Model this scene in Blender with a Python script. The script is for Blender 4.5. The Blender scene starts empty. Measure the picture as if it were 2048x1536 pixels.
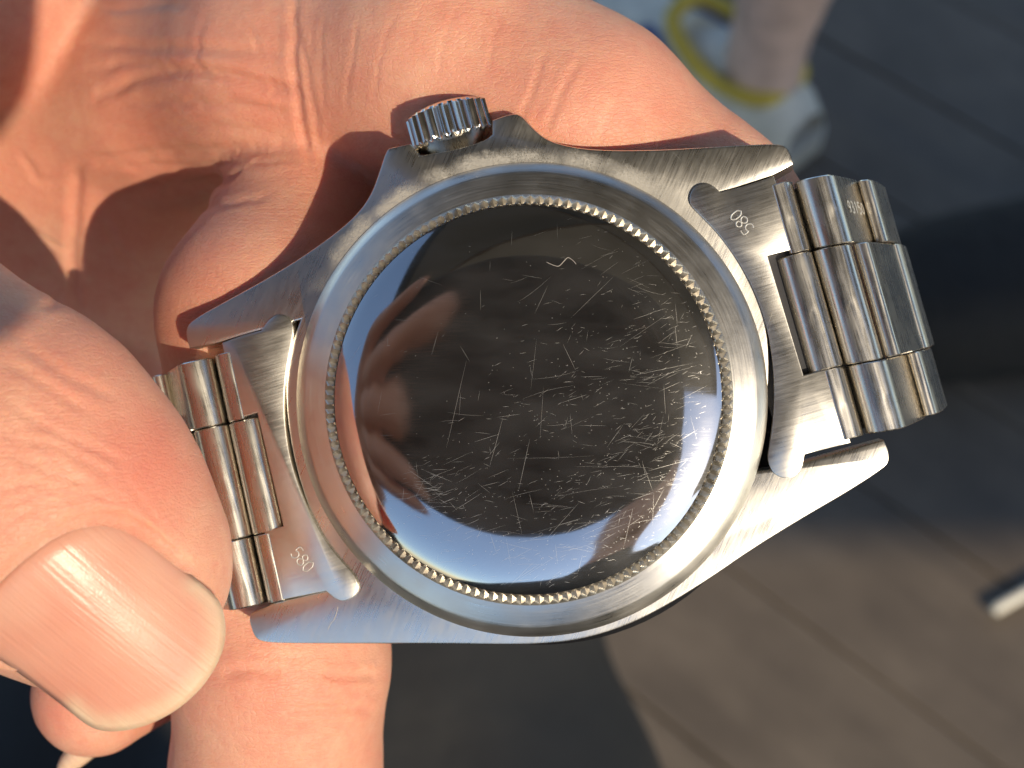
import bpy, bmesh, math, random
import numpy as np
from mathutils import Matrix, Vector

# ------------------------------------------------------------------ camera, sky, sun, exposure
sc = bpy.context.scene
FPX, CX, CY = 3300.0, 1024.0, 768.0          # focal length and centre in photo pixels
DIST = 124.0                                 # mm from the lens to the case back
PITCH = math.radians(35)
cp, sp = math.cos(PITCH), math.sin(PITCH)
AX, AY, AZ = Vector((1, 0, 0)), Vector((0, cp, sp)), Vector((0, -sp, cp))
ORG = Vector((0, 0, 1.1))                    # the held watch, in metres above the floor
MV = Matrix(((AX.x, AY.x, AZ.x, ORG.x), (AX.y, AY.y, AZ.y, ORG.y), (AX.z, AY.z, AZ.z, ORG.z), (0, 0, 0, 1)))

cam_d = bpy.data.cameras.new('camera'); cam = bpy.data.objects.new('camera', cam_d)
sc.collection.objects.link(cam); sc.camera = cam
cam.matrix_world = MV @ Matrix.Translation((0, 0, DIST * .001))
cam_d.sensor_width = 36; cam_d.lens = 36 * FPX / 2048
cam_d.clip_start = .005; cam_d.clip_end = 500
cam_d.dof.use_dof = True; cam_d.dof.focus_distance = (DIST + 1) * .001; cam_d.dof.aperture_fstop = 44

SUN_OFF, SUN_AZ = math.radians(29), math.radians(-34)
s_cam = Vector((math.sin(SUN_OFF) * math.cos(SUN_AZ), math.sin(SUN_OFF) * math.sin(SUN_AZ), math.cos(SUN_OFF)))
SUN = (AX * s_cam.x + AY * s_cam.y + AZ * s_cam.z).normalized()
elev = math.asin(SUN.z); rot = math.atan2(SUN.x, SUN.y)
sun_d = bpy.data.lights.new('sun', 'SUN'); sun_d.energy = 3.4; sun_d.angle = math.radians(.55); sun_d.color = (1, .86, .65)
sun = bpy.data.objects.new('sun', sun_d); sc.collection.objects.link(sun)
sun.rotation_euler = SUN.to_track_quat('Z', 'Y').to_euler(); sun.location = (2, -3, 3)
world = bpy.data.worlds.new('World'); sc.world = world; world.use_nodes = True
wn = world.node_tree; bg = wn.nodes['Background']
sky = wn.nodes.new('ShaderNodeTexSky'); sky.sky_type = 'NISHITA'; sky.sun_disc = False
sky.sun_elevation = elev; sky.sun_rotation = rot; sky.air_density = 1.0; sky.dust_density = .4; sky.ozone_density = 1.5
wn.links.new(sky.outputs[0], bg.inputs[0]); bg.inputs[1].default_value = .15
sc.view_settings.view_transform = 'Standard'; sc.view_settings.look = 'None'
sc.view_settings.gamma = 1; sc.view_settings.exposure = 0.35; sc.view_settings.use_curve_mapping = False
sc.cycles.use_denoising = True; sc.cycles.max_bounces = 10; sc.cycles.glossy_bounces = 6
sc.cycles.sample_clamp_indirect = 6; sc.cycles.caustics_reflective = True

# ------------------------------------------------------------------ helpers
C = sc.collection
S = .001
def pt(px, py, z):                            # photo pixel at depth z (mm towards the lens) -> camera-frame mm
    k = (DIST - z) / FPX
    return np.array(((px - CX) * k, (CY - py) * k, z))
def floor_pt(px, py, z=0.0):                  # photo pixel -> world point at height z
    d = AX * ((px - CX) / FPX) + AY * ((CY - py) / FPX) - AZ
    o = cam.matrix_world.translation
    return o + d * ((z - o.z) / d.z)
def link(o, parent=None):
    C.objects.link(o)
    if parent is not None: o.parent = parent
    return o
def mesh_obj(name, verts, faces, mat, parent=None, smooth=30, scale=S):
    me = bpy.data.meshes.new(name)
    me.from_pydata([tuple(float(c) * scale for c in v) for v in verts], [], [tuple(f) for f in faces])
    me.update()
    bm = bmesh.new(); bm.from_mesh(me); bmesh.ops.recalc_face_normals(bm, faces=bm.faces); bm.to_mesh(me); bm.free()
    if smooth is not None:
        me.shade_smooth()
        if smooth < 180: me.set_sharp_from_angle(angle=math.radians(smooth))
    me.materials.append(mat)
    return link(bpy.data.objects.new(name, me), parent)
def empty(name, matrix):
    o = bpy.data.objects.new(name, None); o.empty_display_size = .01; o.matrix_world = matrix
    return link(o)
def tag(o, label=None, cat=None, group=None, kind=None):
    if label: o['label'] = label
    if cat: o['category'] = cat
    if group: o['group'] = group
    if kind: o['kind'] = kind
    return o

class MB:
    def __init__(s): s.v = []; s.f = []
    def add(s, v, f):
        n = len(s.v); s.v += [tuple(p) for p in v]; s.f += [tuple(i + n for i in q) for q in f]
    def obj(s, name, mat, parent=None, smooth=30, scale=S): return mesh_obj(name, s.v, s.f, mat, parent, smooth, scale)
def loft(rings, close=True, cap=True):
    n = len(rings[0]); v = [p for r in rings for p in r]; f = []
    for i in range(len(rings) - 1):
        for j in range(n if close else n - 1):
            k = (j + 1) % n
            f.append((i * n + j, i * n + k, (i + 1) * n + k, (i + 1) * n + j))
    if cap: f.append(tuple(range(n - 1, -1, -1))); f.append(tuple((len(rings) - 1) * n + j for j in range(n)))
    return v, f
def tube(path, radii, n=10, flat=1.0):
    path = [np.array(p, float) for p in path]; rings = []
    up = np.array((0.13, 0.21, .97))
    for i, p in enumerate(path):
        t = path[min(i + 1, len(path) - 1)] - path[max(i - 1, 0)]; t /= np.linalg.norm(t)
        a = np.cross(t, up); a /= np.linalg.norm(a); b = np.cross(a, t)
        r = radii[i] if hasattr(radii, '__len__') else radii
        rings.append([p + (a * math.cos(2 * math.pi * j / n) + b * flat * math.sin(2 * math.pi * j / n)) * r for j in range(n)])
    return loft(rings)
def catmull(pts, n=8, closed=False):
    P = [np.array(p, float) for p in pts]; out = []; m = len(P)
    for i in range(m if closed else m - 1):
        p0 = P[(i - 1) % m] if closed or i else P[0]; p1 = P[i]; p2 = P[(i + 1) % m]
        p3 = P[(i + 2) % m] if closed or i + 2 < m else P[-1]
        for k in range(n):
            t = k / n
            out.append(.5 * (2 * p1 + (p2 - p0) * t + (2 * p0 - 5 * p1 + 4 * p2 - p3) * t * t + (3 * p1 - p0 - 3 * p2 + p3) * t ** 3))
    if not closed: out.append(P[-1])
    return out
def soften(pts, rounds=3):
    """corner cutting of a closed outline; points given with a third entry stay sharp"""
    P = [(np.array(p[:2], float), len(p) > 2) for p in pts]
    for _ in range(rounds):
        Q = []; m = len(P)
        for i in range(m):
            p, c = P[i]
            if c: Q.append((p, True)); continue
            a, b = P[i - 1][0], P[(i + 1) % m][0]
            Q.append((p * .75 + a * .25, False)); Q.append((p * .75 + b * .25, False))
        P = Q
    out = []
    for p, c in P:
        if not out or np.linalg.norm(p - out[-1]) > .4: out.append(p)
    return out
def offset_poly(P, d):
    """move a closed 2-D outline inwards by d"""
    P = [np.array(p[:2], float) for p in P]; m = len(P)
    area = sum(P[i][0] * P[(i + 1) % m][1] - P[(i + 1) % m][0] * P[i][1] for i in range(m))
    sgn = 1 if area > 0 else -1; out = []
    for i in range(m):
        e1 = P[i] - P[i - 1]; e2 = P[(i + 1) % m] - P[i]
        n1 = np.array((-e1[1], e1[0])) / (np.linalg.norm(e1) + 1e-9); n2 = np.array((-e2[1], e2[0])) / (np.linalg.norm(e2) + 1e-9)
        n = n1 + n2; l = np.linalg.norm(n); n = n / l if l > 1e-6 else n1
        out.append(P[i] + sgn * n * d / max(.5, float(n @ n1)))
    return out

# ------------------------------------------------------------------ material nodes
class NT:
    def __init__(s, name):
        s.m = bpy.data.materials.new(name); s.m.use_nodes = True; s.t = s.m.node_tree
        s.b = s.t.nodes['Principled BSDF']; s.out = s.t.nodes['Material Output']
    def n(s, kind, **kw):
        nd = s.t.nodes.new('ShaderNode' + kind)
        for k, v in kw.items():
            if k.startswith('_'): setattr(nd, k[1:], v)
            else: s.put(nd.inputs[int(k[1:]) if k[0] == 'i' and k[1:].isdigit() else k.replace('__', ' ')], v)
        return nd
    def put(s, sock, v):
        if isinstance(v, bpy.types.NodeSocket): s.t.links.new(v, sock)
        else: sock.default_value = v
    def set(s, **kw):
        for k, v in kw.items(): s.put(s.b.inputs[k.replace('__', ' ')], v)
        return s
    def math(s, op, a, b=0.0, c=0.0, clamp=False):
        nd = s.n('Math', _operation=op, i0=a, i1=b, i2=c); nd.use_clamp = clamp; return nd.outputs[0]
    def vmath(s, op, a, b=(0, 0, 0), out=0):
        nd = s.n('VectorMath', _operation=op, i0=a, i1=b); return nd.outputs[out]
    def ramp(s, fac, stops):
        nd = s.n('ValToRGB', Fac=fac); e = nd.color_ramp.elements
        while len(e) < len(stops): e.new(.5)
        for x, (p, c) in zip(e, stops): x.position = p; x.color = c if len(c) == 4 else (*c, 1)
        return nd.outputs[0]
    def mix(s, fac, a, b):
        nd = s.n('Mix', _data_type='RGBA'); s.put(nd.inputs[0], fac); s.put(nd.inputs[6], a); s.put(nd.inputs[7], b); return nd.outputs[2]
    def rng(s, v, a, b, c, d):
        return s.n('MapRange', Value=v, i1=a, i2=b, i3=c, i4=d).outputs[0]
    def mm(s, rz=0, scale=(1, 1, 1)):             # object coordinates in millimetres, turned and stretched
        tc = s.n('TexCoord')
        v = s.n('Mapping', Vector=tc.outputs['Object'], Scale=(1000, 1000, 1000)).outputs[0]
        if rz: v = s.n('Mapping', Vector=v, Rotation=(0, 0, rz)).outputs[0]
        if scale != (1, 1, 1): v = s.n('Mapping', Vector=v, Scale=scale).outputs[0]
        return v
    def noise(s, v, scale, detail=2, rough=.5):
        return s.n('TexNoise', Vector=v, Scale=scale, Detail=detail, Roughness=rough).outputs[0]
    def bump(s, h, strength, dist):
        s.set(Normal=s.n('Bump', Height=h, Strength=strength, Distance=dist).outputs[0]); return s
    def scratches(s, v, scale, length, width, angle, spread, keep):
        """short straight marks, one per random cell"""
        flat = s.vmath('MULTIPLY', v, (scale, scale, 0))
        vo = s.n('TexVoronoi', Vector=flat, Scale=1.0)
        d = s.vmath('SUBTRACT', flat, vo.outputs['Position'])
        sep = s.n('SeparateColor', Color=vo.outputs['Color'])
        ang = s.math('MULTIPLY_ADD', sep.outputs[0], spread, angle)
        co, si = s.math('COSINE', ang), s.math('SINE', ang)
        xyz = s.n('SeparateXYZ', Vector=d)
        u = s.math('ADD', s.math('MULTIPLY', xyz.outputs[0], co), s.math('MULTIPLY', xyz.outputs[1], si))
        w = s.math('SUBTRACT', s.math('MULTIPLY', xyz.outputs[1], co), s.math('MULTIPLY', xyz.outputs[0], si))
        ln = s.math('MULTIPLY', sep.outputs[2], length)
        a = s.math('LESS_THAN', s.math('ABSOLUTE', u), ln)
        b = s.math('LESS_THAN', s.math('ABSOLUTE', w), width)
        k = s.math('LESS_THAN', sep.outputs[1], keep)
        return s.math('MULTIPLY', s.math('MULTIPLY', a, b), k)

STEEL = (.74, .70, .63, 1)
def brushed(name, angle, rough=.27, aniso=.5, fine=9, scr=True, col=STEEL, bump=.07, grain=.6):
    t = NT(name); v = t.mm(-angle)
    st = t.n('Mapping', Vector=v, Scale=(.45, fine, 1)).outputs[0]
    n1 = t.noise(st, 1.0, 2, .5)
    n2 = t.noise(v, .5, 3)
    sp = t.noise(v, 14, 1)
    r = t.math('ADD', t.rng(n1, .3, .7, rough - .035, rough + .045), t.rng(n2, .3, .7, -.03, .05))
    h = t.math('ADD', n1, t.math('MULTIPLY', sp, grain))
    if scr:
        sc1 = t.scratches(v, .4, .5, .004, 0.0, 6.3, .3)
        sc2 = t.scratches(v, 1.2, .4, .006, -.2, .4, .3)
        m = t.math('MAXIMUM', sc1, sc2)
        r = t.math('MULTIPLY_ADD', m, .12, r); h = t.math('MULTIPLY_ADD', m, .5, h)
    t.set(Base__Color=t.mix(t.rng(n2, .35, .65, 0, 1), col, tuple(c * .9 for c in col[:3]) + (1,)), Metallic=1.0, Roughness=r, Anisotropic=aniso)
    t.bump(h, min(1, bump * 3.2), .000012)
    return t

# ------------------------------------------------------------------ the watch's own frame (turned 7 degrees about the vertical)
TILT = math.radians(7)
o_w = pt(1048, 800, 0)
LX, LY, LZ = np.array((math.cos(TILT), 0, math.sin(TILT))), np.array((0, 1., 0)), np.array((-math.sin(TILT), 0, math.cos(TILT)))
MW = MV @ Matrix.Translation(tuple(o_w * S)) @ Matrix(((LX[0], LY[0], LZ[0], 0), (LX[1], LY[1], LZ[1], 0), (LX[2], LY[2], LZ[2], 0), (0, 0, 0, 1)))
def wp(px, py, zl):                           # photo pixel on the watch plane at height zl -> watch-frame (x, y) mm
    d = np.array(((px - CX) / FPX, (CY - py) / FPX, -1.0)); o = np.array((0, 0, DIST)) - o_w
    t = (zl - o @ LZ) / (d @ LZ); p = o + d * t
    return np.array((p @ LX, p @ LY))
def outline(pts, zl, rounds=2):
    return [wp(p[0], p[1], zl) for p in [tuple(q) for q in soften(pts, rounds)]]
PHI = math.radians(15.6)
EA = np.array((math.cos(PHI), math.sin(PHI))); EB = np.array((-math.sin(PHI), math.cos(PHI)))
def ab(a, b, z): q = EA * a + EB * b; return (q[0], q[1], z)

watch = tag(empty('wrist_watch', MW), 'steel diver wristwatch held face down, showing its scratched plain case back', 'watch')

# materials of the watch
def mirror_mat():
    t = NT('mirror_steel'); v = t.mm()
    haze = t.noise(t.n('Mapping', Vector=v, Rotation=(0, 0, -.3), Scale=(.5, 12, 1)).outputs[0], 1.0, 3)
    r = t.rng(haze, .4, .75, .05, .10)
    t.set(Base__Color=(.60, .585, .57, 1), Metallic=1.0, Roughness=r)
    t.bump(t.math('MULTIPLY', t.noise(v, .25, 1), .9), .05, .00025)
    g = t.n('BsdfAnisotropic', Color=(.6, .58, .56, 1), Roughness=.46)
    smear = t.rng(t.noise(t.n('Mapping', Vector=v, Rotation=(0, 0, -.3), Scale=(.12, .3, 1)).outputs[0], 1.0, 4, .6), .3, .7, .015, .085)
    ms = t.n('MixShader', i0=smear, i1=t.b.outputs[0], i2=g.outputs[0]); t.t.links.new(ms.outputs[0], t.out.inputs[0])
    return t.m
def ring_mat():
    t = NT('ring_brushed_steel'); v = t.mm()
    xyz = t.n('SeparateXYZ', Vector=v)
    rad = t.math('SQRT', t.math('ADD', t.math('POWER', xyz.outputs[0], 2.0), t.math('POWER', xyz.outputs[1], 2.0)))
    ang = t.math('ARCTAN2', xyz.outputs[1], xyz.outputs[0])
    pv = t.n('CombineXYZ', X=t.math('MULTIPLY', rad, 9.0), Y=t.math('MULTIPLY', ang, 3.0)).outputs[0]
    n1 = t.noise(pv, 1.0, 4, .65)
    n2 = t.noise(v, .45, 3); sp = t.noise(v, 11, 1)
    r = t.math('ADD', t.rng(n1, .3, .7, .27, .38), t.rng(n2, .3, .7, -.03, .05))
    t.set(Base__Color=STEEL, Metallic=1.0, Roughness=r, Anisotropic=.5, Anisotropic__Rotation=.25,
          Tangent=t.n('Tangent', _direction_type='RADIAL', _axis='Z').outputs[0])
    t.bump(t.math('MULTIPLY_ADD', sp, .35, n1), .5, .000012)
    return t.m
def dusty(t, grow, centre_r, width, amount, arc=None):
    """pale dry dirt in a band round the case back"""
    v = t.mm(); xyz = t.n('SeparateXYZ', Vector=v)
    rad = t.math('SQRT', t.math('ADD', t.math('POWER', xyz.outputs[0], 2.0), t.math('POWER', xyz.outputs[1], 2.0)))
    ang = t.math('ARCTAN2', xyz.outputs[1], xyz.outputs[0])
    n = t.noise(v, 1.3, 5, .75); patch = t.rng(t.noise(v, .22, 2), .34, .52, 0, 1)
    d = t.math('ABSOLUTE', t.math('SUBTRACT', rad, centre_r))
    band = t.rng(t.math('ADD', d, t.math('MULTIPLY', n, grow)), width * .55, width, 1, 0)
    if arc:
        a = t.rng(ang, arc[0], arc[0] + .5, 0, 1); b = t.rng(ang, arc[1] - .6, arc[1], 1, 0)
        band = t.math('MULTIPLY', band, t.math('MULTIPLY', a, b))
    speck = t.rng(t.noise(v, 9, 3, .7), .36, .62, .35, 1)
    f = t.math('MULTIPLY', t.math('MULTIPLY', t.math('MULTIPLY', band, patch), speck), amount, clamp=True)
    bs = t.n('BsdfDiffuse', Color=(.42, .39, .34, 1))
    ms = t.n('MixShader', i0=f, i1=t.b.outputs[0], i2=bs.outputs[0])
    t.t.links.new(ms.outputs[0], t.out.inputs[0])
    return t.m

M_MIRROR = mirror_mat(); M_RING = ring_mat()
M_CASE = dusty(brushed('case_back_steel', 1.15, .295, .15, 9, bump=.03, grain=2.6), 1.3, 18.45, 1.75, 1.3, (.6, 2.85))
M_PLATE = brushed('end_link_steel', .3, .33, .15, 12, bump=.03, grain=2.4).m
M_LINK = brushed('link_steel', PHI + math.pi / 2, .26, .2, 9, scr=False, bump=.025, grain=2.4).m
M_TOOTH = dusty(brushed('tooth_steel', 0, .28, 0, 3, scr=False, col=(.6, .56, .49, 1)), .5, 15.4, .7, .4)
M_CROWN = brushed('crown_steel', PHI + math.pi / 2, .18, .2, 6, scr=False, bump=.1).m
tm = NT('engraving_steel'); tm.set(Base__Color=(.78, .75, .69, 1), Metallic=.6, Roughness=.42); M_ENGR = tm.m
tm = NT('dark_gap'); tm.set(Base__Color=(.05, .05, .055, 1), Metallic=.6, Roughness=.5); M_DARK = tm.m
tm = NT('black_bezel'); tm.set(Base__Color=(.012, .012, .014, 1), Roughness=.3); M_BEZEL = tm.m
tm = NT('crystal'); tm.set(Base__Color=(.9, .92, .92, 1), Roughness=.05, Transmission__Weight=1.0, IOR=1.49); M_GLASS = tm.m

# case: outline traced round lugs and crown guards, with the two slots for the end links
ZC = -2.75
case_px = [(378, 697, 1), (369, 664), (380, 641), (460, 597), (540, 553), (620, 503), (688, 452), (722, 418), (744, 383), (758, 343), (770, 305), (777, 296, 1),
           (800, 291), (820, 287, 1), (831, 300), (838, 311, 1), (900, 301), (968, 282), (984, 268, 1), (984, 240, 1), (1005, 232), (1030, 226), (1044, 231), (1066, 256), (1095, 280),
           (1140, 293), (1200, 300), (1300, 300), (1400, 295), (1480, 290), (1555, 287), (1572, 292), (1581, 306), (1588, 329, 1),
           (1545, 352, 1), (1440, 386, 1), (1500, 500), (1535, 640), (1540, 780), (1515, 900), (1500, 945, 1), (1590, 930, 1), (1700, 899, 1), (1768, 880, 1), (1778, 900), (1779, 925), (1764, 940),
           (1700, 982), (1600, 1040), (1500, 1102), (1420, 1158), (1330, 1214), (1250, 1254), (1160, 1281), (1080, 1289), (1000, 1290),
           (900, 1288), (700, 1288), (570, 1288), (525, 1285), (508, 1276), (497, 1242), (500, 1229, 1), (545, 1206, 1), (690, 1172, 1), (640, 1080), (590, 940), (568, 800), (577, 700), (600, 640, 1), (520, 662, 1), (430, 688, 1)]
P0 = outline(case_px, ZC, 2)
P_in = offset_poly(P0, .22)
rings = []
def ring3(P, z): return [(p[0], p[1], z) for p in P]
rings = [ring3(P_in, ZC), ring3(offset_poly(P0, .07), ZC - .05), ring3(P0, ZC - .2), ring3(P0, ZC - 4.2), ring3(offset_poly(P0, .5), ZC - 5.8)]
v, f = loft(rings)
case = mesh_obj('case', v, f, M_CASE, watch, smooth=28)
# dial side, turned to the palm: bezel ring and crystal
def lathe(profile, n=128, cap_in=False, cx=0.0, cy=0.0):
    rings = [[(cx + r * math.cos(2 * math.pi * j / n), cy + r * math.sin(2 * math.pi * j / n), z) for j in range(n)] for r, z in profile]
    return loft(rings, cap=False) if not cap_in else loft(rings)
v, f = lathe([(17.0, -8.4), (19.4, -8.5), (19.8, -9.0), (19.4, -10.2), (16.2, -10.9), (15.6, -10.6)], 96); mesh_obj('bezel', v, f, M_BEZEL, watch)
v, f = lathe([(15.7, -10.3), (15.6, -11.0), (15.0, -11.3), (.01, -11.5)], 96); mesh_obj('crystal', v, f, M_GLASS, watch)

# case back: brushed sloping ring, toothed ring, polished disc
def slopes(rs, start):
    z = start; out = [(rs[0][0], z)]
    for (r0, s0), (r1, s1) in zip(rs, rs[1:]):
        for k in range(1, 7):
            a = r0 + (r1 - r0) * (k - .5) / 6; sl = s0 + (s1 - s0) * (k - .5) / 6
            z -= (r1 - r0) / 6 * math.tan(math.radians(sl)); out.append((r0 + (r1 - r0) * k / 6, z))
    return out
prof = slopes([(.01, 0), (8, .25), (9.6, .8), (10.4, 2.2), (11.2, 5.2), (12, 7.5), (13, 12), (14, 17.5), (14.75, 25)], 0.0)
z_sh = prof[-1][1]
prof_r = [(15.35, z_sh - 1.0)] + slopes([(15.55, 12), (16.3, 15.5), (17.35, 18.5)], z_sh - .42) + []
zr = prof_r[-1][1]
prof_r += [(17.45, zr - .06), (18.0, zr - .52), (18.2, zr - .8), (18.22, ZC - .6)]
v, f = lathe(prof_r, 256); case_back = mesh_obj('case_back', v, f, M_RING, watch, smooth=24)
v, f = lathe(prof + [(14.9, z_sh - .6)], 256); mesh_obj('centre_disc', v, f, M_MIRROR, case_back, smooth=45)
# hairline scratches and pits in the polish: shallow furrows lying in the disc
def scratch_mesh():
    rg = np.random.RandomState(11); mb = MB()
    pr, pz = np.array([p[0] for p in prof]), np.array([p[1] for p in prof])
    def on(x, y, dz): r = math.hypot(x, y); return (x, y, float(np.interp(r, pr, pz)) + dz)
    def line(x, y, ang, ln, w, bend=0.0):
        n = max(2, int(ln / .5) + 1); L, R = [], []
        for k in range(n + 1):
            t_ = k / n - .5; a_ = ang + bend * t_; px_, py_ = x + math.cos(a_) * ln * t_, y + math.sin(a_) * ln * t_
            if math.hypot(px_, py_) > 14.3: return
            q = w * (1 - (2 * t_) ** 2 * .8) / 2; L.append(on(px_ - math.sin(a_) * q, py_ + math.cos(a_) * q, .0025)); R.append(on(px_ + math.sin(a_) * q, py_ - math.cos(a_) * q, .0025))
        mb.add(*loft([L, R], close=False, cap=False))
    def spot(right):
        while True:
            x, y = rg.uniform(-14, 14, 2)
            if math.hypot(x, y) < 14.2 and rg.rand() < np.clip(.25 + right * (x * .045 - y * .03 + .1), .04, 1): return x, y
    for _ in range(290): x, y = spot(1); line(x, y, rg.normal(.35, .35), rg.exponential(.7) + .2, rg.uniform(.006, .015))
    for _ in range(95): x, y = spot(.6); line(x, y, rg.normal(.15, .2), rg.exponential(2.2) + .8, rg.uniform(.005, .010), rg.normal(0, .12))
    for _ in range(60): x, y = spot(.2); line(x, y, rg.normal(1.5, .25), rg.exponential(1.2) + .4, rg.uniform(.007, .015))
    for _ in range(260): x, y = spot(1.3); line(x, y, rg.normal(.3, .3), rg.uniform(.15, .6), rg.uniform(.009, .022))
    for _ in range(520): x, y = spot(1); line(x, y, rg.uniform(0, 3.1), rg.uniform(.03, .10), rg.uniform(.02, .05))
    for cx_, cy_, n_, a_ in ((-7.3, -6.6, 70, .15), (9.5, -3.5, 35, .2)):
        for _ in range(n_): x, y = rg.normal(cx_, 1.3), rg.normal(cy_, 1.0); line(x, y, rg.normal(a_, .4), rg.exponential(.6) + .2, rg.uniform(.006, .016))
    t = NT('scratched_steel'); t.set(Base__Color=(.72, .69, .64, 1), Metallic=1.0, Roughness=.42)
    o = mb.obj('scratches', t.m, case_back, 180); o['kind'] = 'stuff'
scratch_mesh()
NT_, SUB, RS = 134, 6, 11
rings = []
for i in range(RS):
    r = 14.7 + .95 * i / (RS - 1); ring = []
    for j in range(NT_ * SUB):
        ph = (j / SUB) % 1; tri = abs(2 * ph - 1)
        z = min(z_sh + .04 - .42 * tri, z_sh - .52 + (r - 14.7) * 2.0, z_sh - .48 + (15.65 - r) * 1.5)
        z = max(z, z_sh - .52)
        a = 2 * math.pi * j / (NT_ * SUB); ring.append((r * math.cos(a), r * math.sin(a), z))
    rings.append(ring)
v, f = loft(rings, cap=False); mesh_obj('toothed_ring', v, f, M_TOOTH, case_back, smooth=22)

# winding crown with fluted edge
def crown():
    cpos = wp(905, 266, -5.6); NF, SB = 26, 6; R0 = 3.35; L0, L1 = -1.75, 2.15
    ax = np.array((EB[0], EB[1], 0)); ex = np.array((EA[0], EA[1], 0)); ez = np.array((0, 0, 1.)); c0 = np.array((cpos[0], cpos[1], -5.8))
    zs = [-2.4, L0] + [L0 + (L1 - L0) * k / 22 for k in range(1, 23)]
    rings = []
    for zz in zs:
        ring = []
        for j in range(NF * SB):
            th = 2 * math.pi * j / (NF * SB); ph = (j / SB) % 1
            fl = R0 - .30 * abs(math.sin(math.pi * ph)) ** .8
            cone = min(1.95 + (zz - L0) * 1.0, 2.6 + (L1 - zz) * 2.2)
            r = min(fl, cone) if zz > -2.3 else 1.4
            ring.append(c0 + ax * zz + (ex * math.cos(th) + ez * math.sin(th)) * r)
        rings.append(ring)
    rings.append([c0 + ax * (L1 + .25) + (ex * math.cos(2 * math.pi * j / (NF * SB)) + ez * math.sin(2 * math.pi * j / (NF * SB))) * 1.6 for j in range(NF * SB)])
    v, f = loft(rings); mesh_obj('winding_crown', v, f, M_CROWN, watch, smooth=24)
    st = [c0 + ax * z for z in (-4.5, -2.2)]; v, f = tube(st, 1.4, 24); mesh_obj('crown_tube', v, f, M_DARK, watch)
crown()

# ------------------------------------------------------------------ bracelet
def brace(sign, a, b, z):
    """point of the bracelet: each side lies a little differently to the case"""
    if sign > 0:
        a = a if a < 27.2 else 27.2 + (a - 27.2) * .84
        return ab(a, b * (1 - .012 * max(0, a - 26.5)) + np.interp(a, (23, 31), (.65, -.15)), z)
    r = math.radians(-3.0); a_ = -a + 22.5; ca, sa = math.cos(r), math.sin(r)
    return ab(-22.5 + a_ * ca - b * sa, a_ * sa + b * ca, z)
def extrude(mb, prof, b0, b1, bev=.10, sign=1):
    P = [np.array(p, float) for p in prof]; Q = offset_poly(P, bev)
    rr = []
    for pts_, b in ((Q, b0), (P, b0 + bev), (P, b1 - bev), (Q, b1)):
        rr.append([brace(sign, p[0], b, p[1]) for p in pts_])
    mb.add(*loft(rr))
DIG = {'5': [[(.5, 1), (.08, 1), (.04, .58), (.28, .63), (.5, .5), (.55, .28), (.42, .06), (.2, 0), (0, .1)]],
       '8': [[(.28, .54), (.08, .66), (.06, .86), (.28, 1), (.5, .86), (.48, .66), (.28, .54), (.04, .38), (.02, .14), (.28, 0), (.54, .14), (.52, .38), (.28, .54)]],
       '0': [[(.28, 0), (.06, .2), (.02, .5), (.06, .8), (.28, 1), (.5, .8), (.54, .5), (.5, .2), (.28, 0)]],
       '9': [[(.5, .66), (.4, .5), (.2, .46), (.05, .6), (.05, .84), (.26, 1), (.48, .88), (.52, .6), (.42, .2), (.18, 0)]],
       '3': [[(.03, .86), (.2, 1), (.42, .94), (.48, .76), (.38, .58), (.2, .54), (.42, .46), (.54, .26), (.42, .05), (.2, 0), (0, .12)]],
       '1': [[(.12, .82), (.3, 1), (.3, 0)]]}
def number(text, place, h, adv, width, parent, name='engraved_number'):
    """engraved digits: place(u, v) gives the 3-D point, u along the line of writing"""
    mb = MB(); n = len(text)
    for i, ch in enumerate(text):
        for st in DIG[ch]:
            pts_ = catmull([(p[0] * h * .95 + (i - n / 2) * adv, (p[1] - .5) * h) for p in st], 5)
            L, R = [], []
            for k, p in enumerate(pts_):
                t = pts_[min(k + 1, len(pts_) - 1)] - pts_[max(k - 1, 0)]; t = t / (np.linalg.norm(t) + 1e-9); nn = np.array((-t[1], t[0])) * width / 2
                L.append(place(*(p + nn), 0)); R.append(place(*(p - nn), 0))
            mid = [place(*p, 1) for p in pts_]
            mb.add(*loft([L, mid, R], close=False, cap=False))
    return mb.obj(name, M_ENGR, parent, 60)

ZP = -2.45
left_px = [(552, 1202, 1), (528, 1062, 1), (566, 1052, 1), (514, 826, 1), (476, 837, 1), (443, 686, 1), (480, 672), (522, 661, 1), (536, 640), (556, 627), (578, 634), (589, 655), (583, 692), (575, 730), (569, 775), (568, 820), (572, 870), (581, 920),
           (595, 966), (613, 1012), (637, 1060), (662, 1098), (690, 1130), (710, 1152), (717, 1172), (710, 1193), (688, 1204), (668, 1197), (652, 1182, 1), (600, 1193)]
right_px = [(1548, 352, 1), (1598, 496, 1), (1536, 512, 1), (1607, 750, 1), (1660, 736, 1), (1702, 886, 1), (1660, 896), (1609, 909, 1), (1606, 932), (1592, 952), (1568, 959), (1545, 946), (1534, 920), (1541, 880), (1547, 830), (1549, 770), (1543, 700), (1530, 640),
            (1512, 590), (1490, 545), (1462, 500), (1432, 462), (1400, 430), (1380, 410), (1378, 390), (1390, 370), (1412, 364), (1428, 372), (1440, 384, 1), (1490, 372)]
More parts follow.
